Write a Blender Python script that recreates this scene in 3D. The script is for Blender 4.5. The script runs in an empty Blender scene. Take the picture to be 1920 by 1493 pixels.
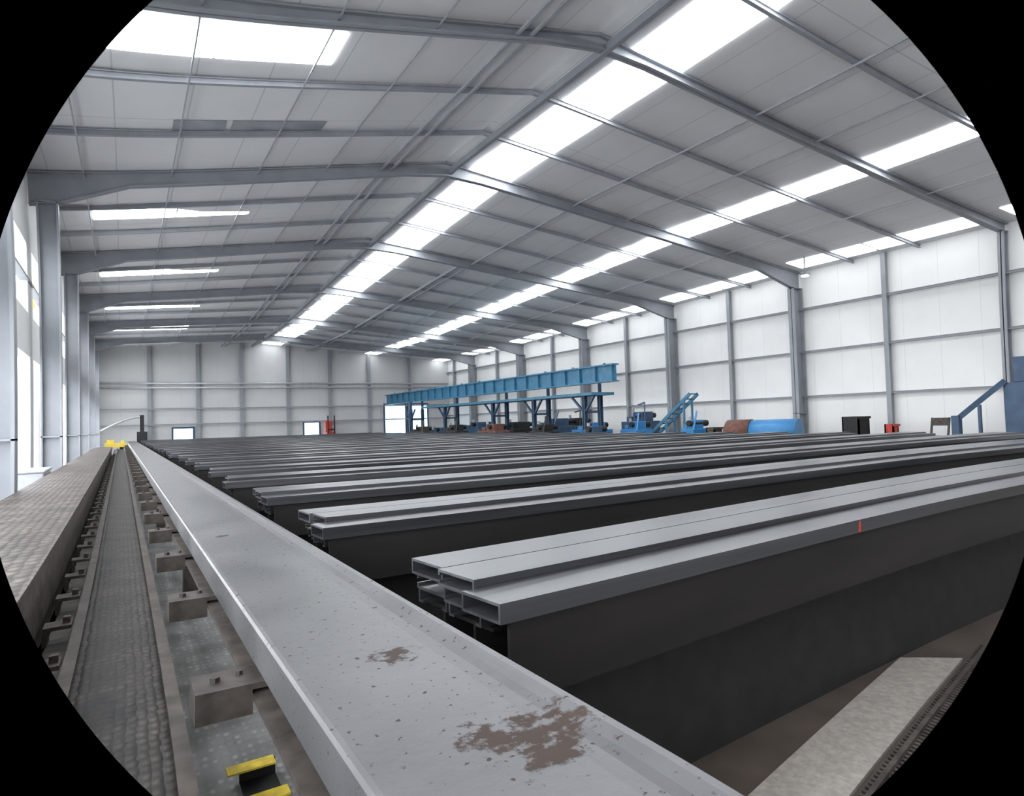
import bpy, bmesh, math, random
from mathutils import Matrix, Vector
random.seed(7)
C=1.25                       # camera height over the floor
XL=-0.88
XR,ZE,XA,ZA=20.0,4.63+C,6.8,6.17+C
Y0,BAY,D=8.42,6.0,42.6
RO=0.12
WX=-1.3
def RZ(x,y=14.0):
    t=max(0.,min(1.,(y-14.)/20.))
    if x<XA:
        u=(XA-x)/(XA+0.9);return ZA-u*(ZA-ZE)+RO-t*(1.1-1.0*u)
    u=(x-XA)/(XR-XA);return ZA-u*(ZA-ZE)+RO-t*(1.1-.6*u)
# ---------------------------------------------------------------- materials
def newmat(name):
    m=bpy.data.materials.new(name);m.use_nodes=True;nt=m.node_tree
    b=nt.nodes['Principled BSDF'];return m,nt,b
def N(nt,t,**k):
    n=nt.nodes.new(t)
    for a,v in k.items(): setattr(n,a,v)
    return n
def simple(name,c1,c2=None,scale=3.0,rough=.5,metal=0.,bump=0.,stretch=(1,1,1),detail=6,lo=.35,hi=.7,rvar=0.0,rust=None):
    m,nt,b=newmat(name)
    b.inputs['Roughness'].default_value=rough;b.inputs['Metallic'].default_value=metal
    tc=N(nt,'ShaderNodeTexCoord');mp=N(nt,'ShaderNodeMapping');mp.inputs['Scale'].default_value=stretch
    nt.links.new(tc.outputs['Object'],mp.inputs['Vector'])
    src=mp.outputs[0]
    if rust:
        oi=N(nt,'ShaderNodeObjectInfo');mu=N(nt,'ShaderNodeMath',operation='MULTIPLY');mu.inputs[1].default_value=50.;nt.links.new(oi.outputs['Random'],mu.inputs[0])
        ad=N(nt,'ShaderNodeVectorMath',operation='ADD');nt.links.new(mp.outputs[0],ad.inputs[0]);nt.links.new(mu.outputs[0],ad.inputs[1]);src=ad.outputs[0]
    no=N(nt,'ShaderNodeTexNoise');no.inputs['Scale'].default_value=scale;no.inputs['Detail'].default_value=detail
    nt.links.new(src,no.inputs['Vector'])
    r=N(nt,'ShaderNodeValToRGB');r.color_ramp.elements[0].position=lo;r.color_ramp.elements[1].position=hi
    r.color_ramp.elements[0].color=(*c1,1);r.color_ramp.elements[1].color=(*(c2 or c1),1)
    nt.links.new(no.outputs['Fac'],r.inputs['Fac']);col=r.outputs['Color']
    if rust:
        n2=N(nt,'ShaderNodeTexNoise');n2.inputs['Scale'].default_value=1.3;n2.inputs['Detail'].default_value=10;n2.inputs['Roughness'].default_value=.7;nt.links.new(src,n2.inputs['Vector'])
        r2=N(nt,'ShaderNodeValToRGB');r2.color_ramp.elements[0].position=.58;r2.color_ramp.elements[1].position=.72;nt.links.new(n2.outputs['Fac'],r2.inputs['Fac'])
        mx=N(nt,'ShaderNodeMix',data_type='RGBA');nt.links.new(r2.outputs['Color'],mx.inputs['Factor']);nt.links.new(col,mx.inputs['A']);mx.inputs['B'].default_value=(*rust,1);col=mx.outputs['Result']
    nt.links.new(col,b.inputs['Base Color'])
    if rvar:
        mr=N(nt,'ShaderNodeMapRange');mr.inputs['To Min'].default_value=rough-rvar;mr.inputs['To Max'].default_value=rough+rvar
        nt.links.new(no.outputs['Fac'],mr.inputs['Value']);nt.links.new(mr.outputs[0],b.inputs['Roughness'])
    if bump:
        bp=N(nt,'ShaderNodeBump');bp.inputs['Strength'].default_value=bump;bp.inputs['Distance'].default_value=.01
        nt.links.new(no.outputs['Fac'],bp.inputs['Height']);nt.links.new(bp.outputs[0],b.inputs['Normal'])
    return m
def seams(name,col,axis,period,width,dark,rough=.55,axis2=None,period2=1,width2=.01):
    m,nt,b=newmat(name);b.inputs['Roughness'].default_value=rough
    tc=N(nt,'ShaderNodeTexCoord');sp=N(nt,'ShaderNodeSeparateXYZ');nt.links.new(tc.outputs['Object'],sp.inputs[0])
    def line(ax,per,w):
        a=N(nt,'ShaderNodeMath',operation='PINGPONG');a.inputs[1].default_value=per/2
        nt.links.new(sp.outputs[ax],a.inputs[0])
        l=N(nt,'ShaderNodeMath',operation='LESS_THAN');l.inputs[1].default_value=w/2;nt.links.new(a.outputs[0],l.inputs[0]);return l
    f=line(axis,period,width)
    if axis2:
        g=line(axis2,period2,width2);mx=N(nt,'ShaderNodeMath',operation='MAXIMUM');nt.links.new(f.outputs[0],mx.inputs[0]);nt.links.new(g.outputs[0],mx.inputs[1]);f=mx
    no=N(nt,'ShaderNodeTexNoise');no.inputs['Scale'].default_value=.6;no.inputs['Detail'].default_value=5;nt.links.new(tc.outputs['Object'],no.inputs['Vector'])
    r=N(nt,'ShaderNodeValToRGB');r.color_ramp.elements[0].position=.3;r.color_ramp.elements[1].position=.75
    r.color_ramp.elements[0].color=(*[c*.88 for c in col],1);r.color_ramp.elements[1].color=(*col,1);nt.links.new(no.outputs['Fac'],r.inputs['Fac'])
    mix=N(nt,'ShaderNodeMix',data_type='RGBA');nt.links.new(f.outputs[0],mix.inputs['Factor']);nt.links.new(r.outputs['Color'],mix.inputs['A']);mix.inputs['B'].default_value=(*dark,1)
    nt.links.new(mix.outputs['Result'],b.inputs['Base Color'])
    bp=N(nt,'ShaderNodeBump');bp.invert=True;bp.inputs['Strength'].default_value=.4;bp.inputs['Distance'].default_value=.02
    nt.links.new(f.outputs[0],bp.inputs['Height']);nt.links.new(bp.outputs[0],b.inputs['Normal'])
    return m
M={}
M['roof']=seams('roof_panel',(.71,.72,.735),'X',1.0,.02,(.48,.5,.53),.5,'Y',6.0,.02)
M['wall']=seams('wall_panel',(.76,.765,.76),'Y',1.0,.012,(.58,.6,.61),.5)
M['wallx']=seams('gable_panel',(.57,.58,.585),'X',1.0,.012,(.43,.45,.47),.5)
M['frame']=simple('painted_frame_steel',(.22,.235,.26),(.27,.285,.31),2.,.5,.0)
M['purlin']=simple('purlin_steel',(.27,.285,.315),(.34,.355,.385),3.,.5,.1)
M['floor']=simple('dusty_brown_floor',(.045,.032,.025),(.1,.074,.058),2.5,.7,0,.2)
M['apron']=simple('outdoor_concrete',(.5,.5,.5),(.6,.6,.6),1.2,.8)
M['pale']=simple('pale_concrete',(.27,.245,.22),(.38,.35,.315),40.,.8,0,.2)
M['steel']=simple('mill_steel',(.045,.048,.054),(.13,.134,.145),1.6,.32,.55,.06,(.2,7,7),10,.3,.75,.1,rust=(.075,.06,.052))
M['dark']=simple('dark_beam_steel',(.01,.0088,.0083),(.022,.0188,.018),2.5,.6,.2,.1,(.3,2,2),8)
M['bracket']=simple('bracket_steel',(.03,.025,.021),(.085,.07,.06),14.,.6,.3,.4)
M['blue']=simple('blue_paint',(.03,.13,.23),(.05,.19,.3),4.,.45)
M['bluel']=simple('bright_blue_paint',(.02,.15,.35),(.03,.2,.44),4.,.4)
M['navy']=simple('dark_blue_paint',(.02,.05,.1),(.04,.085,.15),4.,.5)
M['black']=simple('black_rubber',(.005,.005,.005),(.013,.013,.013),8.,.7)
M['yellow']=simple('yellow_paint',(.45,.33,.04),(.75,.58,.05),30.,.5,0,.1)
M['orange']=simple('orange_paint',(.75,.33,.02),(.85,.42,.04),6.,.5)
M['red']=simple('red_paint',(.4,.03,.02),(.5,.05,.03),6.,.5)
M['rust']=simple('rusty_steel',(.09,.04,.03),(.16,.07,.05),8.,.8,.1,.2)
M['grey']=simple('grey_paint',(.26,.27,.29),(.33,.34,.36),5.,.5)
M['pipe']=simple('galvanised_pipe',(.4,.42,.44),(.5,.52,.55),5.,.4,.4)
def emis(name,col,s):
    m=bpy.data.materials.new(name);m.use_nodes=True;nt=m.node_tree;b=nt.nodes['Principled BSDF']
    b.inputs['Base Color'].default_value=(*col,1);b.inputs['Emission Color'].default_value=(*col,1);b.inputs['Emission Strength'].default_value=s;return m
M['sky']=emis('translucent_skylight',(.95,.975,1.),13.5)
M['sky2']=emis('dimmed_translucent_skylight',(.95,.975,1.),4.2)  # dimmer copy of the skylight glow, avoids hot spots on nearby walls
M['glow']=emis('bright_window_glass',(.6,.82,1.),3.)
M['lamp']=emis('lamp_glass',(1,.95,.85),40.)
M['dimsky']=simple('unlit_skylight',(.25,.27,.29),(.36,.38,.4),3.,.4)  # plain grey colour stands in for skylights with no light behind them
def tread(name,c1,c2,sc=60,sy=1.,amount=.5,bs=.9):
    m,nt,b=newmat(name);b.inputs['Roughness'].default_value=.55;b.inputs['Metallic'].default_value=.3
    tc=N(nt,'ShaderNodeTexCoord');mp=N(nt,'ShaderNodeMapping');mp.inputs['Scale'].default_value=(1,sy,1);nt.links.new(tc.outputs['Object'],mp.inputs[0])
    vo=N(nt,'ShaderNodeTexVoronoi');vo.inputs['Scale'].default_value=sc;vo.inputs['Randomness'].default_value=.3;nt.links.new(mp.outputs[0],vo.inputs['Vector'])
    no=N(nt,'ShaderNodeTexNoise');no.inputs['Scale'].default_value=4;no.inputs['Detail'].default_value=10;nt.links.new(tc.outputs['Object'],no.inputs['Vector'])
    r=N(nt,'ShaderNodeValToRGB');r.color_ramp.elements[0].position=.38;r.color_ramp.elements[1].position=.64
    r.color_ramp.elements[0].color=(*c1,1);r.color_ramp.elements[1].color=(*c2,1);nt.links.new(no.outputs['Fac'],r.inputs['Fac'])
    r3=N(nt,'ShaderNodeValToRGB');r3.color_ramp.elements[0].position=.2;r3.color_ramp.elements[1].position=.45
    lo=1-amount
    r3.color_ramp.elements[0].color=(1,1,1,1);r3.color_ramp.elements[1].color=(lo,lo,lo,1);nt.links.new(vo.outputs['Distance'],r3.inputs['Fac'])  # shade between the dimples painted into the colour, bump alone hardly shows
    mx=N(nt,'ShaderNodeMix',data_type='RGBA',blend_type='MULTIPLY');mx.inputs['Factor'].default_value=1;nt.links.new(r.outputs['Color'],mx.inputs['A']);nt.links.new(r3.outputs['Color'],mx.inputs['B'])
    nt.links.new(mx.outputs['Result'],b.inputs['Base Color'])
    bp=N(nt,'ShaderNodeBump');bp.inputs['Strength'].default_value=bs;bp.inputs['Distance'].default_value=.006;bp.invert=True
    nt.links.new(vo.outputs['Distance'],bp.inputs['Height']);nt.links.new(bp.outputs[0],b.inputs['Normal']);return m
M['tread']=tread('tread_plate_dark',(.018,.014,.012),(.085,.068,.057),38,.6,.75,1.)
M['treadl']=tread('tread_plate_light',(.28,.275,.27),(.5,.495,.49),38,.6)
M['dimple']=tread('dimpled_walkway_plate',(.055,.041,.032),(.155,.125,.102),22,.5,.6,1.)
def beammat():
    m,nt,b=newmat('grey_rolled_steel_with_rust');b.inputs['Metallic'].default_value=.4
    tc=N(nt,'ShaderNodeTexCoord')
    no=N(nt,'ShaderNodeTexNoise');no.inputs['Scale'].default_value=2.2;no.inputs['Detail'].default_value=9;nt.links.new(tc.outputs['Object'],no.inputs['Vector'])
    r=N(nt,'ShaderNodeValToRGB');r.color_ramp.elements[0].position=.3;r.color_ramp.elements[1].position=.75
    r.color_ramp.elements[0].color=(.075,.076,.08,1);r.color_ramp.elements[1].color=(.14,.141,.147,1);nt.links.new(no.outputs['Fac'],r.inputs['Fac'])
    n2=N(nt,'ShaderNodeTexNoise');n2.inputs['Scale'].default_value=60;n2.inputs['Detail'].default_value=4;nt.links.new(tc.outputs['Object'],n2.inputs['Vector'])
    n3=N(nt,'ShaderNodeTexNoise');n3.inputs['Scale'].default_value=22;n3.inputs['Detail'].default_value=9;n3.inputs['Roughness'].default_value=.65;nt.links.new(tc.outputs['Object'],n3.inputs['Vector'])
    r2=N(nt,'ShaderNodeValToRGB');r2.color_ramp.elements[0].position=.65;r2.color_ramp.elements[1].position=.69;nt.links.new(n2.outputs['Fac'],r2.inputs['Fac'])
    prev=r2.outputs['Color']
    for cx,cy,rad in ((.275,.9,.13),(.21,.95,.07),(.22,1.4,.07),(.12,3.4,.05)):
        di=N(nt,'ShaderNodeVectorMath',operation='DISTANCE');di.inputs[1].default_value=(cx,cy,0);nt.links.new(tc.outputs['Object'],di.inputs[0])
        a=N(nt,'ShaderNodeMath',operation='DIVIDE');a.inputs[1].default_value=rad;nt.links.new(di.outputs['Value'],a.inputs[0])
        s=N(nt,'ShaderNodeMath',operation='SUBTRACT');s.inputs[0].default_value=1.0;nt.links.new(a.outputs[0],s.inputs[1])
        c=N(nt,'ShaderNodeMath',operation='MULTIPLY_ADD');c.inputs[1].default_value=.3;nt.links.new(s.outputs[0],c.inputs[0]);nt.links.new(n3.outputs['Fac'],c.inputs[2])
        g=N(nt,'ShaderNodeMapRange');g.inputs['From Min'].default_value=.6;g.inputs['From Max'].default_value=.68;nt.links.new(c.outputs[0],g.inputs['Value'])
        st=N(nt,'ShaderNodeMath',operation='GREATER_THAN');st.inputs[1].default_value=0.;nt.links.new(s.outputs[0],st.inputs[0])
        an=N(nt,'ShaderNodeMath',operation='MULTIPLY');nt.links.new(g.outputs[0],an.inputs[0]);nt.links.new(st.outputs[0],an.inputs[1])
        mx=N(nt,'ShaderNodeMath',operation='MAXIMUM');nt.links.new(prev,mx.inputs[0]);nt.links.new(an.outputs[0],mx.inputs[1]);prev=mx.outputs[0]
    mix=N(nt,'ShaderNodeMix',data_type='RGBA');nt.links.new(prev,mix.inputs['Factor']);nt.links.new(r.outputs['Color'],mix.inputs['A']);mix.inputs['B'].default_value=(.04,.026,.02,1)
    nt.links.new(mix.outputs['Result'],b.inputs['Base Color'])
    mr=N(nt,'ShaderNodeMapRange');mr.inputs['To Min'].default_value=.3;mr.inputs['To Max'].default_value=.46;nt.links.new(no.outputs['Fac'],mr.inputs['Value'])
    ma=N(nt,'ShaderNodeMath',operation='MULTIPLY_ADD');ma.inputs[1].default_value=.35;nt.links.new(prev,ma.inputs[0]);nt.links.new(mr.outputs[0],ma.inputs[2]);nt.links.new(ma.outputs[0],b.inputs['Roughness'])
    bp=N(nt,'ShaderNodeBump');bp.inputs['Strength'].default_value=.12;bp.inputs['Distance'].default_value=.01;nt.links.new(n3.outputs['Fac'],bp.inputs['Height']);nt.links.new(bp.outputs[0],b.inputs['Normal'])
    return m
M['beam']=beammat()
# ---------------------------------------------------------------- mesh helpers
class Mesh:
    def __init__(s): s.v=[];s.f=[]
    def box(s,a,b):
        n=len(s.v);x0,y0,z0=[min(p,q) for p,q in zip(a,b)];x1,y1,z1=[max(p,q) for p,q in zip(a,b)]
        s.v+=[(x0,y0,z0),(x1,y0,z0),(x1,y1,z0),(x0,y1,z0),(x0,y0,z1),(x1,y0,z1),(x1,y1,z1),(x0,y1,z1)]
        s.f+=[tuple(n+i for i in q) for q in ((3,2,1,0),(4,5,6,7),(0,1,5,4),(1,2,6,5),(2,3,7,6),(3,0,4,7))];return s
    def prism(s,poly,axis,a,b):
        n=len(s.v);k=len(poly)
        def mk(p,t):
            return {'Y':(p[0],t,p[1]),'X':(t,p[0],p[1]),'Z':(p[0],p[1],t)}[axis]
        for t in (a,b):
            for p in poly: s.v.append(mk(p,t))
        s.f.append(tuple(n+i for i in range(k)));s.f.append(tuple(n+k+i for i in reversed(range(k))))
        for i in range(k):
            j=(i+1)%k;s.f.append((n+i,n+k+i,n+k+j,n+j))
        return s
    def loft(s,secs):
        n=len(s.v);k=len(secs[0])
        for c in secs: s.v+=c
        s.f.append(tuple(n+i for i in range(k)));e=n+(len(secs)-1)*k;s.f.append(tuple(e+i for i in reversed(range(k))))
        for j in range(len(secs)-1):
            for i in range(k):
                q=(i+1)%k;s.f.append((n+j*k+i,n+(j+1)*k+i,n+(j+1)*k+q,n+j*k+q))
        return s
    def bar(s,p,q,w,h=None,up=(0,0,1)):
        h=h or w;p=Vector(p);q=Vector(q);d=(q-p).normalized();u=Vector(up)
        if abs(d.dot(u))>.95:u=Vector((1,0,0))
        r=d.cross(u).normalized();u=r.cross(d).normalized();n=len(s.v)
        for c in (p,q):
            for a,b in ((-1,-1),(1,-1),(1,1),(-1,1)): s.v.append(tuple(c+r*a*w/2+u*b*h/2))
        s.f+=[(n+3,n+2,n+1,n),(n+4,n+5,n+6,n+7)]+[(n+i,n+(i+1)%4,n+4+(i+1)%4,n+4+i) for i in range(4)];return s
    def cyl(s,p,q,r,seg=16,r2=None):
        p=Vector(p);q=Vector(q);d=(q-p).normalized();u=Vector((0,0,1))
        if abs(d.dot(u))>.95:u=Vector((1,0,0))
        a=d.cross(u).normalized();b=a.cross(d).normalized();n=len(s.v);r2=r if r2 is None else r2
        for c,rr in ((p,r),(q,r2)):
            for i in range(seg):
                t=2*math.pi*i/seg;s.v.append(tuple(c+a*math.cos(t)*rr+b*math.sin(t)*rr))
        s.f+=[tuple(n+seg-1-i for i in range(seg)),tuple(n+seg+i for i in range(seg))]+[(n+i,n+(i+1)%seg,n+seg+(i+1)%seg,n+seg+i) for i in range(seg)];return s
    def obj(s,name,mat,origin=(0,0,0),parent=None,smooth=False,bevel=0,fix=True):
        o0=Vector(origin);me=bpy.data.meshes.new(name);me.from_pydata([tuple(Vector(v)-o0) for v in s.v],[],s.f)
        if fix:
            bm=bmesh.new();bm.from_mesh(me);bmesh.ops.recalc_face_normals(bm,faces=bm.faces);bm.to_mesh(me);bm.free()
        me.materials.append(M[mat]);ob=bpy.data.objects.new(name,me);bpy.context.scene.collection.objects.link(ob)
        if smooth:
            for p in me.polygons: p.use_smooth=len(p.vertices)==4
        if bevel:
            b=ob.modifiers.new('bevel','BEVEL');b.width=bevel;b.segments=2;b.limit_method='ANGLE'
        if parent: ob.parent=parent;ob.location=o0-parent.location
        else: ob.location=o0
        return ob
def top(o,label,cat,group=None):
    o['label']=label;o['category']=cat
    if group:o['group']=group
    return o
def empty(name,loc,label,cat,group=None):
    o=bpy.data.objects.new(name,None);o.location=loc;o.empty_display_size=.2;bpy.context.scene.collection.objects.link(o);return top(o,label,cat,group)
def struct(o): o['kind']='structure';return o
# ---------------------------------------------------------------- shell
YB=-5.0
struct(Mesh().box((WX,YB,-.2),(XR+.3,D+.3,0)).obj('floor','floor'))
struct(Mesh().box((-30,YB,-.25),(WX,D+40,-.02)).obj('floor_apron','apron'))
YS=[YB,14.]+[14.+2*i for i in range(1,11)]+[D+.3]
xs=(WX-.25,XA,XR+.4)
struct(Mesh().loft([[(x,y,RZ(x,y)) for x in xs]+[(x,y,RZ(x,y)+.12) for x in reversed(xs)] for y in YS]).obj('ceiling','roof'))
struct(Mesh().box((XR,YB,0),(XR+.2,D+.2,RZ(XR)+.02)).obj('wall_right','wall'))
gp=[(WX-.1,0),(XR+.1,0),(XR+.1,RZ(XR)+.05),(XA,RZ(XA)+.05),(WX-.1,RZ(WX)+.05)]
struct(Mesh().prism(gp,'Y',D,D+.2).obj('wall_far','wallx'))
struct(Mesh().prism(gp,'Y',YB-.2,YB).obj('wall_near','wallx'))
wl=Mesh()
a,b=WX-.15,WX
wl.box((a,YB,C+1.35),(b,D,C+2.1)).box((a,YB,C+3.3),(b,D,RZ(WX)))
for k in range(-3,6):
    y=Y0+BAY*k
    wl.box((a,y-.25,0),(b,y+.25,C+1.35)); wl.box((a,y-.4,C+2.1),(b,y+.3,C+3.3)); wl.box((a,y+2.4,C+2.1),(b,y+2.5,C+3.3))
wl.box((a,D-1.6,0),(b,D,C+3.3))
struct(wl.obj('wall_left','wall'))
wn=0
def window(x0,x1,y0,y1,mat='sky'):
    global wn;wn+=1
    m=Mesh();z=.02
    m.v=[(x,y,RZ(x,y)-z) for x,y in ((x0,y0),(x1,y0),(x1,y1),(x0,y1))];m.f=[(3,2,1,0)]
    m.v+=[(a,b,c+.012) for a,b,c in m.v];m.f+=[(4,5,6,7),(0,1,5,4),(1,2,6,5),(2,3,7,6),(3,0,4,7)]
    o=m.obj(f'window_{wn}',mat);struct(o);return o
for i in range(-6,18):
    y=Y0+2*i
    if y+2<D+.2:
        mt='sky' if y<36 else 'sky2'
        window(7.5,8.6,y+.0,y+2.0,mt)
        window(13.95,14.75,y+.0,y+2.0,mt)
for k in range(-2,6):
    y=Y0+BAY*k
    window(18.8,19.6,y+.3,y+2.95,'sky2');window(18.8,19.6,y+3.05,min(y+5.6,D-.1),'sky2')
for a,b in ((2.7,3.6),(8.95,9.85),(16.5,17.5),(22.6,23.6),(28.6,29.6),(34.5,35.5),(39.0,40.2)):
    mt='sky' if a<36 else 'sky2'
    window(-.45,1.15,a,b,mt);window(1.19,2.8,a,b,mt)
window(.8,1.6,12.0,12.5,'dimsky');window(1.7,3.3,12.0,12.5,'dimsky')
def wallglass(x0,x1,z0,z1,mat='glow'):
    global wn;wn+=1
    struct(Mesh().box((x0,D-.04,C+z0),(x1,D-.02,C+z1)).obj(f'window_{wn}',mat))
    struct(Mesh().box((x0-.1,D-.07,C+z0-.1),(x0,D-.02,C+z1+.1)).box((x1,D-.07,C+z0-.1),(x1+.1,D-.02,C+z1+.1)).box((x0,D-.07,C+z1),(x1,D-.02,C+z1+.1)).box((x0,D-.07,C+z0-.1),(x1,D-.02,C+z0)).obj(f'trim_{wn}','navy'))
wallglass(15.3,16.7,-.7,1.3);wallglass(16.95,18.3,-.7,1.3)
wallglass(10.0,10.9,-1.1,.25)
wallglass(2.6,3.6,-1.1,.1)
# portal frames
def portal(k):
    y=Y0+BAY*k
    Z=lambda x:RZ(x,y)
    e=empty('portal_frame',(XL,y,0),'grey-blue painted steel portal frame spanning the hall','steel frame','main portal frames')
    def ib(poly_top,poly_bot,name):
        m=Mesh();m.prism(poly_top+poly_bot[::-1],'Y',y-.012,y+.012)
        for pl,s in ((poly_top,-1),(poly_bot,1)):
            for p,q in zip(pl,pl[1:]):
                m.prism([(p[0],p[1]),(q[0],q[1]),(q[0],q[1]+s*.022),(p[0],p[1]+s*.022)],'Y',y-.08,y+.08)
        m.obj(name,'frame',(XL,y,0),e)
    g=.03
    dp=.2 if k==0 else .29
    hr=.26 if k==0 else .6
    ib([(WX+.02,Z(WX)-g),(XA,Z(XA)-g)],[(WX+.02,Z(WX)-.6),(XL,Z(XL)-.6),(.2,Z(.2)-dp-.03),(5.8,Z(5.8)-dp),(XA,Z(XA)-dp-.06)],'rafter')
    ib([(XA,Z(XA)-g),(19.95,Z(19.95)-g)],[(XA,Z(XA)-dp-.06),(7.8,Z(7.8)-dp),(17.8,Z(17.8)-dp-.02),(19.5,Z(19.5)-hr),(19.95,Z(19.95)-hr)],'rafter')
    cr=19.75 if k==0 else 19.5
    cw=.07 if k==0 else .13
    for xo,xi,zt,nm,w in ((WX+.12,XL,Z(XL)-.6,'column',.12),(19.95,cr,Z(19.6)-hr,'column',cw)):
        m=Mesh();a,b=min(xo,xi),max(xo,xi)
        m.box((a,y-.01,0),(b,y+.01,zt)).box((a,y-w,0),(a+.03,y+w,zt)).box((b-.03,y-w,0),(b,y+w,zt))
        m.box((a-.0,y-w-.02,0),(b,y+w+.02,.03))
        for zz in (1.2,zt-.02): m.box((a,y-w,zz),(b,y+w,zz+.02))
        m.obj(nm,'frame',(xi,y,0),e)
for k in range(0,6): portal(k)
for i in range(-3,17):
    if i%3==0: continue
    y=Y0+2*i
    Z=lambda x:RZ(x,y)
    m=Mesh()
    for a,b in ((WX+.02,XA),(XA,19.95)):
        d=.11
        m.prism([(a,Z(a)-.03),(b,Z(b)-.03),(b,Z(b)-d),(a,Z(a)-d)],'Y',y-.01,y+.01)
        m.prism([(a,Z(a)-d),(b,Z(b)-d),(b,Z(b)-d-.015),(a,Z(a)-d-.015)],'Y',y-.035,y+.035)
        m.prism([(a,Z(a)-.03),(b,Z(b)-.03),(b,Z(b)-.045),(a,Z(a)-.045)],'Y',y-.035,y+.035)
    top(m.obj('roof_rafter','purlin',(XA,y,RZ(XA)-.2)),'slim grey steel rafter under the roof panels','rafter','secondary roof rafters')
def longi(x,w,h,dz,label,mat='purlin',y0=1.):
    ys=[y0]+[q for q in YS[1:-1] if q>y0]+[D-.02]
    top(Mesh().loft([[(x-w/2,y,RZ(x,y)-dz-h),(x+w/2,y,RZ(x,y)-dz-h),(x+w/2,y,RZ(x,y)-dz),(x-w/2,y,RZ(x,y)-dz)] for y in ys]).obj('roof_purlin',mat,(x,1,RZ(x)-dz)),label,'purlin','longitudinal roof purlins')
longi(XA+.15,.09,.14,.13,'dark steel ridge purlin running the length of the hall','frame')
longi(5.2,.045,.045,.13,'thin steel tie rail under the roof');longi(5.45,.045,.045,.13,'thin steel tie rail under the roof')
for x in (-.5,.9,2.5,3.9): longi(x,.02,.02,.13,'thin steel tie rod under the roof')
for x in (12.3,16.4): longi(x,.025,.03,.13,'thin steel tie rod under the roof')
longi(10.2,.06,.09,.13,'dark slim purlin along the roof slope','frame',20.45);longi(10.55,.03,.04,.13,'thin steel tie rail under the roof')
# right wall posts + girts
for i in range(-1,12):
    if i%2==0: continue
    y=Y0+3*i
    zt=RZ(19.9,y)-.03
    top(Mesh().box((19.82,y-.04,0),(19.97,y+.04,zt)).box((19.8,y-.07,0),(19.82,y+.07,zt)).obj('wall_post','frame',(19.9,y,0)),'slim grey steel post against the white wall','post','side wall posts')
for z in (.5,2.0,3.45):
    top(Mesh().box((19.86,YB+4,C+z-.03),(19.96,D,C+z+.03)).box((19.84,YB+4,C+z+.03),(19.96,D,C+z+.04)).obj('wall_girt','frame',(19.9,YB+4,C+z)),'horizontal grey steel girt on the white wall panels','girt','side wall girts')
top(Mesh().box((WX-.1,YB,C+2.65),(WX+.02,D-.6,C+2.7)).obj('window_rail','frame',(WX,YB,C+2.65)),'horizontal grey steel rail across the high wall openings','rail')
for x in (1.4,3.9,6.3,9.0,11.6,14.2,17.0):
    top(Mesh().box((x-.1,D-.22,0),(x+.1,D-.2,RZ(x,D)-.02)).box((x-.02,D-.2,0),(x+.02,D-.02,RZ(x,D)-.02)).obj('gable_post','frame',(x,D-.1,0)),'grey steel wind post against the end wall','post','end wall posts')
for z in (.35,1.25):
    top(Mesh().box((WX,D-.3,C+z-.04),(19.8,D-.22,C+z+.04)).obj('gable_girt','frame',(-1,D-.26,C+z)),'horizontal grey steel girt on the end wall','girt','end wall girts')
for z in (2.45,2.7):
    m=Mesh().cyl((WX,D-.29,C+z),(19.8,D-.29,C+z),.06,10)
    top(m.obj('service_pipe','pipe',(-1,D-.29,C+z),smooth=True),'galvanised service pipe crossing the end wall','pipe','end wall pipes')
# ---------------------------------------------------------------- steel stacks
XS,LEN=.85,12.4
def tube(w,h,L,t=.008):
    m=Mesh();m.box((0,0,0),(L,w,t)).box((0,0,h-t),(L,w,h)).box((0,0,t),(L,t,h-t)).box((0,w-t,t),(L,w,h-t));return m
def cside(w,h,L,t=.008):
    m=Mesh();m.box((0,0,h-t),(L,w,h)).box((0,0,0),(L,w,t)).box((0,0,t),(L,t,h-t)).box((0,w-t,h-.018),(L,w,h-t)).box((0,w-t,t),(L,w,.018));return m
def csec(w,h,L,t=.008):
    m=Mesh();m.box((0,0,h-t),(L,w,h)).box((0,0,0),(L,t,h-t)).box((0,w-t,0),(L,w,h-t)).box((0,t,0),(L,.03,t)).box((0,w-.03,0),(L,w-t,t));return m
def hsec(w,h,L,t=.012):
    m=Mesh();m.box((0,0,0),(L,w,t)).box((0,0,h-t),(L,w,h)).box((0,w/2-t/2,t),(L,w/2+t/2,h-t));return m
def bigc(w,h,L,t=.012):
    m=Mesh();m.box((0,0,0),(L,w,t)).box((0,0,h-t),(L,w,h)).box((0,0,t),(L,t,h-t));return m
BT=-.75
kinds={
 'A':(tube(.185,.055,LEN),'steel_tube','steel','dark grey rectangular steel tube on top of the stack','steel tube'),
 'B':(cside(.2,.05,LEN),'steel_channel','steel','dark grey open steel channel on top of the stack','steel channel'),
 'C':(tube(.2,.05,LEN),'steel_tube','steel','dark grey rectangular steel tube on top of the stack','steel tube'),
 'D':(cside(.18,.05,LEN),'steel_channel','steel','dark steel channel laid within the stack','steel channel'),
 'E':(csec(.18,.05,LEN),'steel_channel','steel','dark steel channel laid within the stack','steel channel'),
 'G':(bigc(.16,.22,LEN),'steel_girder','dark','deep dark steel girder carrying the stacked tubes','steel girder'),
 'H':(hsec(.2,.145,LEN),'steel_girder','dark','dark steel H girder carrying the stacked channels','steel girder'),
 'L':(bigc(.4,C+BT-.001,LEN-.1),'shade_girder','black','added black girder standing in for the shaded gap under the stack','steel girder')}  # added girder, its black stands in for the shade below the stack
proto={}
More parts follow.
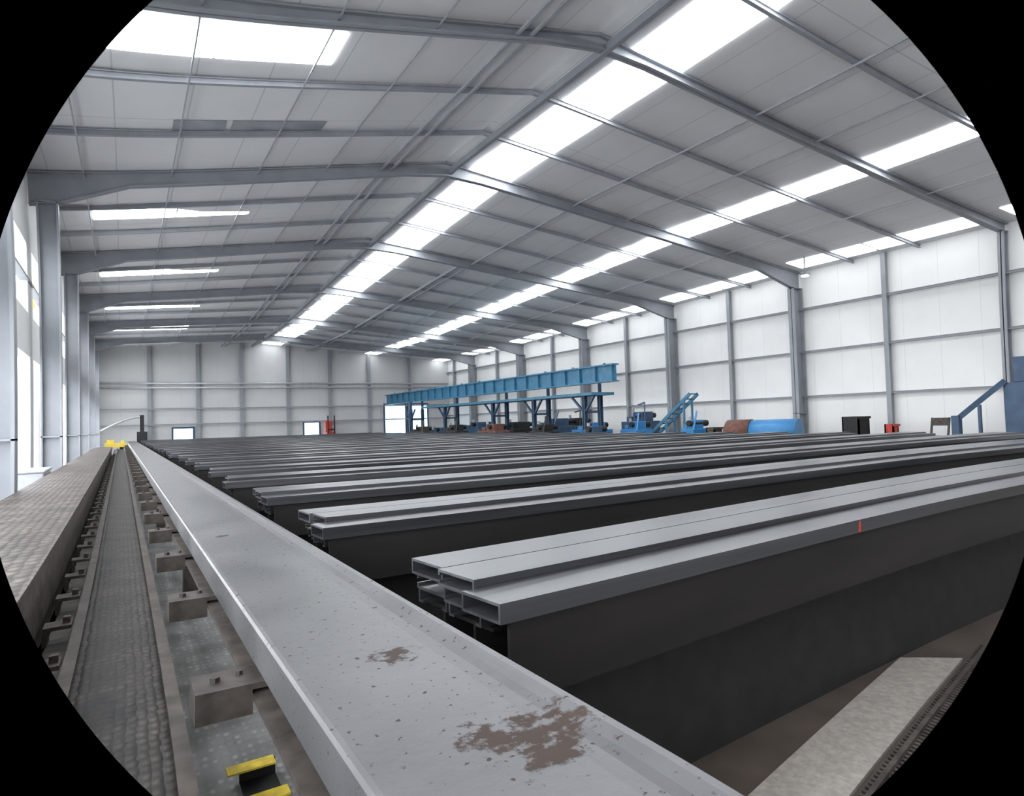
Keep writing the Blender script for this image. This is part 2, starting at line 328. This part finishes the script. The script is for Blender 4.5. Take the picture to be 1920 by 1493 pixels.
places={'A':[(-.005,-.01,BT+.222)],'B':[(.04,.179,BT+.25)],'C':[(.06,.387,BT+.25)],'D':[(.05,.185,BT+.2),(.075,.4,BT+.2)],'E':[(.075,.2,BT+.15),(.085,.41,BT+.15)],'G':[(.035,.005,BT)],'H':[(.11,.19,BT),(.13,.4,BT)],'L':[(.12,.15,-C+.001)]}
nst=24
SP=1.62
angs=[6.3,3.6,2.4,1.8,1.5]
first=None
for j in range(nst):
    yf=1.54+SP*j
    an=math.radians(angs[j] if j<len(angs) else 1.3)
    ca,sa=math.cos(an),math.sin(an)
    jx=0 if j==0 else random.uniform(-.03,.03)
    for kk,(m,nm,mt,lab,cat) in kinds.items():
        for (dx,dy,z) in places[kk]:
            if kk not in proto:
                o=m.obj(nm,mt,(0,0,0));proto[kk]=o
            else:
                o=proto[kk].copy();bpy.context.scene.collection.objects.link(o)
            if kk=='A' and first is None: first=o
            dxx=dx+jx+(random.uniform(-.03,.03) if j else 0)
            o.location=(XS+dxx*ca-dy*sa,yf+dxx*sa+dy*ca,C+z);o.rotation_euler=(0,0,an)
            top(o,lab,cat,{'steel_tube':'stacked steel tubes','steel_channel':'stacked steel channels','steel_girder':'girders under the stacks','shade_girder':'added girders filling the shaded gap'}[nm])
pm=Mesh().prism([(1.9,.005),(1.918,.003),(1.922,.03),(1.915,.05),(1.907,.03)],'Y',-.003,-.0005).obj('paint_mark','red')
pm.parent=first;pm['label']='small red-orange paint mark'
# ---------------------------------------------------------------- roller table
p=[(0,-.1),(0,-.012),(.004,-.003),(.012,0),(.3,0),(.33,.002),(.35,.007),(.362,.014),(.37,.018),(.386,.018),(.392,.012),(.392,-.1),(.38,-.1),(.38,-.012),(.012,-.012),(.012,-.1)]
o=Mesh().prism(p,'Y',0.3,41.5).obj('long_steel_channel','beam')
o.location=(.29,0,C-.5);top(o,'long light grey rolled steel channel with rust patches','steel channel')
e=empty('table_rail',(.35,.2,0),'dark steel rail on posts carrying the roller brackets','rail')
Mesh().box((.34,.2,C-.8),(.36,41,C-.68)).box((.28,.2,C-.68),(.42,41,C-.665)).obj('rail_beam','bracket',(.35,.2,0),e)
for i in range(12):
    Mesh().box((.31,1+3.4*i,0),(.39,1.08+3.4*i,C-.8)).obj('post','bracket',(.35,.2,0),e)
for i in range(-1,36):
    y=1.87+1.02*i
    e=empty('roller_bracket',(.2,y,C-.72),'dusty dark steel bracket block beside the long channel','bracket','roller table brackets')
    Mesh().box((.15,y-.07,C-.655),(.33,y+.07,C-.64)).box((.15,y-.07,C-.715),(.165,y+.07,C-.655)).box((.165,y-.07,C-.715),(.28,y-.055,C-.655)).box((.165,y+.055,C-.715),(.28,y+.07,C-.655)).obj('bracket_box','bracket',(.2,y,C-.72),e)
    if i<10:
        Mesh().cyl((.2,y,C-.64),(.2,y,C-.628),.014,6).obj('bolt','bracket',(.2,y,C-.72),e)
        Mesh().cyl((.26,y+.02,C-.64),(.26,y+.02,C-.63),.01,6).obj('bolt','bracket',(.2,y,C-.72),e)
    Mesh().cyl((.33,y,C-.63),(.665,y,C-.63),.028,14).obj('roller','steel',(.2,y,C-.72),e,smooth=True)
top(Mesh().box((-.135,.3,C-.86),(.12,39,C-.85)).box((-.1,.3,0),(-.08,39,C-.86)).box((.07,.3,0),(.09,39,C-.86)).obj('tread_plate_track','tread',(0,.3,C-.86)),'dark dusty tread plate strip in the track','track plate')
for x in (-.145,.13):
    top(Mesh().box((x-.008,.3,0),(x+.008,39,C-.80)).box((x-.018,.3,C-.8),(x+.018,39,C-.79)).obj('track_rail','bracket',(x,.3,C-.9)),'brown dusty steel side rail of the track','rail','track side rails')
top(Mesh().box((-.27,.3,0),(-.25,39,C-.86)).box((-.27,.3,C-.88),(-.17,39,C-.86)).obj('clip_ledge','bracket',(-.26,.3,0)),'narrow dusty steel ledge beside the track','ledge')
for i in range(50):
    y=1.2+.55*i
    top(Mesh().box((-.26,y-.05,C-.8),(-.17,y+.05,C-.785)).box((-.26,y-.05,C-.86),(-.245,y+.05,C-.8)).box((-.2,y-.015,C-.785),(-.175,y+.015,C-.76)).obj('rail_clip','bracket',(-.2,y,C-.8)),'small dusty steel clip beside the track rail','clip','track rail clips')
top(Mesh().box((.16,.3,C-1.02),(.70,40,C-1.0)).box((.2,.3,0),(.24,40,C-1.02)).box((.62,.3,0),(.66,40,C-1.02)).obj('tread_plate_floor','treadl',(.16,.3,C-1.02)),'lighter worn tread plate under the long channel','floor plate')
e=empty('walkway',(-.55,0,0),'raised dusty brown dimpled plate walkway beside the track','walkway')
Mesh().box((-.85,.4,C-.56),(-.28,30,C-.55)).obj('deck','dimple',(-.55,0,0),e)
Mesh().box((-.3,.4,C-.64),(-.28,30,C-.56)).box((-.33,.4,C-1.0),(-.31,30,C-.64)).box((-.85,.4,C-.7),(-.83,30,C-.56)).box((-.33,.4,C-.65),(-.28,30,C-.64)).obj('side_channel','bracket',(-.55,0,0),e)
for y in [1+2.4*i for i in range(12)]:
    for x in (-.8,-.4): Mesh().box((x-.04,y-.04,0),(x+.04,y+.04,C-.56)).obj('leg','bracket',(-.55,0,0),e)
e=empty('yellow_stop_bracket',(.3,2.0,C-1.0),'short steel stop channel with yellow painted flanges','bracket')
Mesh().box((.25,2.02,C-.955),(.375,2.07,C-.95)).obj('flange','yellow',(.3,2.0,C-1.0),e)
Mesh().box((.27,1.92,C-1.0),(.395,1.97,C-.994)).obj('flange','yellow',(.3,2.0,C-1.0),e)
Mesh().box((.285,2.06,C-1.0),(.38,2.07,C-.955)).box((.285,1.97,C-1.0),(.38,2.06,C-.997)).obj('web','black',(.3,2.0,C-1.0),e)
# pale strip
top(Mesh().prism([(1.1,1.13),(3.6,1.8),(3.35,1.95),(1.1,1.37)],'Z',0,.012).obj('concrete_strip','pale',(1.2,1,0)),'pale concrete strip along the floor','floor strip')
m=Mesh()
for i in range(92):
    x=1.1+.03*i;yy=1.1+.268*(x-1.1);m.box((x,yy-.5,.0),(x+.014,yy,.03))
m.bar((1.1,.84,.035),(3.85,.84+.268*2.75,.035),.02);m.bar((1.1,1.07,.035),(3.85,1.07+.268*2.75,.035),.015)
top(m.obj('floor_grating','bracket',(1.2,.2,0)),'dark ribbed floor grating beside the concrete strip','grating')
# ---------------------------------------------------------------- gantry
e=empty('overhead_conveyor_gantry',(15,18.3,0),'long raised blue steel conveyor gantry on legs','gantry')
m=Mesh();m.box((14.97,18.3,C+1.3),(15.03,41.3,C+1.85)).box((14.85,18.3,C+1.85),(15.15,41.3,C+1.9)).box((14.85,18.3,C+1.27),(15.15,41.3,C+1.31))
y=18.4
while y<41.2: m.box((14.87,y-.03,C+1.31),(14.97,y+.03,C+1.85));y+=.95
m.obj('girder','blue',(15,18.3,0),e)
y=18.8
while y<41: Mesh().box((14.86,y-.04,C+1.9),(14.95,y+.04,C+1.93)).box((14.88,y-.02,C+1.93),(14.92,y+.02,C+1.95)).obj('roller_bearing','blue',(15,18.3,0),e);y+=1.9
Mesh().box((14.3,18.8,C+.82),(15.3,34,C+.92)).obj('walkway_beam','blue',(15,18.3,0),e)
for y in (19.5,22.9,26.3,31.4,36):
    m=Mesh()
    for x in (14.5,15.2):
        zt=C+.82 if x<15 and y<34 else C+1.27
        m.box((x-.07,y-.02,0),(x+.07,y+.02,zt)).box((x-.07,y-.08,0),(x-.05,y+.08,C+.82)).box((x+.05,y-.08,0),(x+.07,y+.08,C+.82))
    m.bar((14.5,y,C+.2),(14.5,y+.8,C+.82),.07).bar((14.5,y,C+.2),(14.5,y-.6,C+.82),.07).box((14.5,y-.05,C+.2),(15.2,y+.05,C+.28))
    m.obj('leg','navy',(15,18.3,0),e)
def ladder(x,y):
    e=empty('inclined_conveyor',(x,y,0),'inclined blue lattice conveyor standing by the wall','conveyor')
    for dx in (0,.4):
        Mesh().bar((x+dx,y+2,C-.6),(x+dx,y,C+.75),.05,.12).bar((x+dx,y+1.2,0),(x+dx,y+1.2,C-.1),.06).bar((x+dx,y+.3,0),(x+dx,y+.3,C+.5),.06).obj('side_frame','blue',(x,y,0),e)
    for i in range(9):
        t=i/8;Mesh().bar((x,y+2-2*t,C-.6+1.35*t),(x+.4,y+2-2*t,C-.6+1.35*t),.04).obj('rung','navy',(x,y,0),e)
ladder(17.2,17.0)
def machine(x,y,w,l,h,mat,label,extra=0):
    e=empty('workshop_machine',(x,y,0),label,'machine','machinery around the gantry')
    m=Mesh().box((x,y,0.1),(x+w,y+l,h*.75)).box((x+.1*w,y+.15*l,h*.75),(x+.8*w,y+.55*l,h)).box((x-.05,y-.05,0),(x+w+.05,y+l+.05,.1)).box((x+.2*w,y+.7*l,h*.75),(x+.6*w,y+.9*l,h*.88))
    m.obj('housing',mat,(x,y,0),e,bevel=.02)
    Mesh().cyl((x-.05,y+.3*l,h*.9),(x+w+.1,y+.3*l,h*.9),.1,12).obj('motor','black',(x,y,0),e)
    Mesh().cyl((x+.5*w,y+.8*l,h*.7),(x+.5*w,y+.8*l,h*1.1),.06,12).obj('stack_pipe','grey',(x,y,0),e)
    if extra:
        Mesh().bar((x,y,h*.7),(x+w*.5,y+l*.3,h*1.25),.05).bar((x+w*.5,y+l*.3,h*1.25),(x+w,y+l*.9,h*1.2),.05).obj('arm',mat,(x,y,0),e)
for a in ((15.6,18.0,.7,.9,1.1,'bluel','bright blue roller machine on the floor',1),(15.6,20.3,.8,1.6,1.1,'bluel','low blue feeder machine beneath the gantry',0),(15.6,23.2,1.2,1.5,1.3,'navy','dark blue pump unit beneath the gantry',1),(15.6,26.4,1.3,1.8,1.2,'black','black hydraulic unit beneath the gantry',0),(15.6,29.8,1.2,2.2,1.25,'navy','dark blue cabinet with motor',0),(15.6,34,1.0,3,1.0,'navy','blue control cabinet beneath the gantry',0),(15.9,15.6,.7,.6,1.1,'bluel','blue drive unit beneath the inclined conveyor',1),
  (13.4,20.6,.7,1.0,1.1,'black','black motor unit beside the gantry legs',1),(13.4,24.2,.7,1.6,1.15,'rust','rusty feeder box beside the gantry legs',0),(13.4,17.6,.6,.8,1.0,'navy','small dark blue pump beside the gantry legs',0),
  (13.45,28,.65,1.6,1.15,'black','black pump skid beside the gantry legs',1),(13.45,32,.65,1.8,1.1,'bracket','brown steel drum rack beside the gantry',1),(17.4,19.6,.8,1.4,1.45,'navy','dark blue press beside the wall',1),(17.4,23.8,.8,1.6,1.3,'black','black compressor beside the wall',1)):
    machine(*a)
# tank
e=empty('storage_tank',(16.3,12.4,0),'bright blue cylindrical tank with a rusty end on cradles','tank')
Mesh().cyl((16.6,12.2,.66),(16.2,13.5,.66),.4,28).obj('shell','bluel',(16.3,12.4,0),e,smooth=True)
Mesh().cyl((16.2,13.5,.66),(15.98,14.2,.66),.42,28).cyl((15.98,14.2,.66),(15.94,14.3,.66),.28,20).obj('rusty_end','rust',(16.3,12.4,0),e,smooth=True)
Mesh().box((16.1,12.4,0),(17.0,12.55,.3)).obj('cradle','navy',(16.3,12.4,0),e);Mesh().box((15.7,13.5,0),(16.6,13.65,.3)).obj('cradle','navy',(16.3,12.4,0),e)
def bin_(x,y,w,h,mat,label):
    m=Mesh();t=.04
    m.box((x,y,.08),(x+w,y+w,.12)).box((x,y,.1),(x+t,y+w,h)).box((x+w-t,y,.1),(x+w,y+w,h)).box((x,y,.1),(x+w,y+t,h)).box((x,y+w-t,.1),(x+w,y+w,h)).box((x-.03,y-.03,h-.06),(x+w+.03,y,h))
    for a in (x+.05,x+w-.15):
        for b in (y+.05,y+w-.15): m.box((a,b,0),(a+.1,b+.1,.1))
    top(m.obj('scrap_bin',mat,(x,y,0)),label,'bin','bins along the wall')
bin_(17.4,10.9,.5,1.08,'black','black steel scrap bin by the white wall');bin_(18.0,10.3,.25,.85,'red','small red steel bin by the white wall')
bin_(17.2,14.6,.5,.9,'rust','rusty steel scrap bin by the white wall')
bin_(16.2,15.0,.35,.85,'bracket','brown steel bin by the white wall')
e=empty('folding_chair',(17.6,8.6,0),'brown folding chair standing by the white wall','chair')
Mesh().box((17.5,8.9,.5),(17.95,9.3,.55)).obj('seat','rust',(17.6,8.6,0),e)
Mesh().bar((17.9,8.9,.55),(18.0,8.9,1.0),.04).bar((17.9,9.3,.55),(18.0,9.3,1.0),.04).bar((17.97,8.9,.9),(17.97,9.3,.9),.03,.2).obj('backrest','bracket',(17.6,8.6,0),e)
for a in (17.53,17.92):
    for b in (8.93,9.27): Mesh().box((a-.02,b-.02,0),(a+.02,b+.02,.5)).obj('leg','bracket',(17.6,8.6,0),e)
# floodlight
ZL=RZ(18.6)
e=empty('floodlight',(18.6,13.2,ZL-.6),'small lit floodlight hanging under the roof','floodlight')
Mesh().bar((18.6,13.2,ZL-.02),(18.6,13.2,ZL-.55),.03).box((18.5,13.1,ZL-.62),(18.7,13.3,ZL-.55)).obj('housing','grey',(18.6,13.2,ZL-.6),e)
Mesh().box((18.52,13.12,ZL-.66),(18.68,13.28,ZL-.62)).obj('lamp_glass','lamp',(18.6,13.2,ZL-.6),e)
# right-edge machine
e=empty('blue_stair_machine',(17.5,7.6,0),'blue stepped machine with an inclined arm beside the wall','machine')
Mesh().box((18.0,7.3,0),(18.8,7.75,C+.55)).box((18.1,7.3,C+.55),(18.6,7.6,C+1.15)).obj('body','navy',(17.5,7.6,0),e,bevel=.02)
Mesh().bar((17.5,8.5,C-.3),(18.0,7.7,C+.6),.07,.12).bar((17.5,8.5,0),(17.5,8.5,C-.2),.16).bar((17.7,8.1,0),(17.7,8.1,C+.05),.06).obj('arm','navy',(17.5,7.6,0),e)
# far end and left wall
e=empty('yellow_carriage',(0,39.6,0),'yellow clamp carriage at the far end of the track','carriage')
Mesh().box((-.7,39.3,C-.75),(.25,40.2,C-.55)).box((-.6,39.5,C-.55),(-.3,39.9,C-.38)).box((0,39.5,C-.55),(.15,39.9,C-.42)).obj('body','yellow',(0,39.6,0),e)
Mesh().box((-.6,39.4,0),(-.4,39.6,C-.75)).obj('leg','black',(0,39.6,0),e);Mesh().box((-.05,39.4,0),(.15,39.6,C-.75)).obj('leg','black',(0,39.6,0),e)
e=empty('jib_arm',(1.0,41.4,0),'dark jib post with a curved grey arm by the end wall','jib')
Mesh().box((.9,41.3,0),(1.1,41.5,C+.9)).box((.8,41.2,0),(1.3,41.7,.1)).box((.75,41.2,.1),(1.25,41.6,C-.0)).obj('post','black',(1.0,41.4,0),e)
m=Mesh();pp=[(-.9+1.9*t,41.4,C+.1+.7*math.sin(1.57*t)) for t in [i/8 for i in range(9)]]
for a,b in zip(pp,pp[1:]): m.cyl(a,b,.06,8)
m.obj('arm','pipe',(1.0,41.4,0),e)
e=empty('red_forklift',(11.2,41.3,0),'small red forklift parked by the end wall door','forklift')
Mesh().box((11.0,41.0,.25),(11.5,42.0,.9)).box((11.05,41.5,.9),(11.45,41.95,1.6)).obj('body','red',(11.2,41.3,0),e,bevel=.03)
Mesh().box((11.02,40.9,.1),(11.08,40.98,1.9)).box((11.42,40.9,.1),(11.48,40.98,1.9)).box((11.08,40.92,1.0),(11.42,40.96,1.1)).obj('mast','black',(11.2,41.3,0),e)
for a in (10.97,11.47):
    for b in (41.2,41.8): Mesh().cyl((a,b,.25),(a+.08,b,.25),.25,14).obj('wheel','black',(11.2,41.3,0),e)
top(Mesh().box((-1.22,11.4,.1),(-.9,12.4,.72)).box((-1.2,11.5,0),(-.93,11.6,.1)).box((-1.2,12.2,0),(-.93,12.3,.1)).box((-1.24,11.38,.72),(-.88,12.42,.76)).obj('storage_crate','grey',(-1.1,11.9,0),bevel=.02),'grey lidded storage crate beside the walkway','crate')
e=empty('yard_crane',(-2.4,20,0),'orange travelling crane beam outside the wall openings','crane')
Mesh().box((-2.75,14.5,C+4.6),(-2.3,30,C+5.7)).box((-2.8,14.5,C+5.7),(-2.25,30,C+5.75)).obj('beam','orange',(-2.4,20,0),e)
for y in (14.6,29.6): Mesh().box((-2.67,y,0),(-2.48,y+.3,C+4.6)).obj('leg','grey',(-2.4,20,0),e)
Mesh().box((-2.7,19.2,C+3.6),(-2.35,20.8,C+4.6)).obj('hoist','orange',(-2.4,20,0),e)
# ---------------------------------------------------------------- light / world
w=bpy.data.worlds.new('world');bpy.context.scene.world=w;w.use_nodes=True
w.node_tree.nodes['Background'].inputs[0].default_value=(.93,.96,1,1);w.node_tree.nodes['Background'].inputs[1].default_value=9.
try: bpy.context.scene.view_settings.view_transform='Standard'
except Exception: pass
# ---------------------------------------------------------------- camera
yaw,pitch,roll,f,a3=.5323,.034,-.030,1264.,-.2498
F=Vector((math.sin(yaw)*math.cos(pitch),math.cos(yaw)*math.cos(pitch),math.sin(pitch)));R0=Vector((math.cos(yaw),-math.sin(yaw),0));U0=R0.cross(F)
R=math.cos(roll)*R0+math.sin(roll)*U0;U=-math.sin(roll)*R0+math.cos(roll)*U0
cam=bpy.data.cameras.new('camera');co=bpy.data.objects.new('camera',cam);bpy.context.scene.collection.objects.link(co)
Mx=Matrix((R,U,-F)).transposed().to_4x4();Mx.translation=Vector((0,0,C));co.matrix_world=Mx
cam.sensor_width=36;cam.sensor_fit='HORIZONTAL';cam.lens=20.;cam.clip_start=.05;cam.clip_end=300
cam.type='PANO'
fm=f*36/1920
for tgt in (cam,getattr(cam,'cycles',None)):
    try:
        tgt.panorama_type='FISHEYE_LENS_POLYNOMIAL'
        tgt.fisheye_polynomial_k0=0;tgt.fisheye_polynomial_k1=-1/fm;tgt.fisheye_polynomial_k2=0;tgt.fisheye_polynomial_k3=-a3/fm**3;tgt.fisheye_polynomial_k4=0
        rr=1005/f;tgt.fisheye_fov=2*(rr+a3*rr**3);break
    except Exception as ex: print(ex)
bpy.context.scene.camera=co
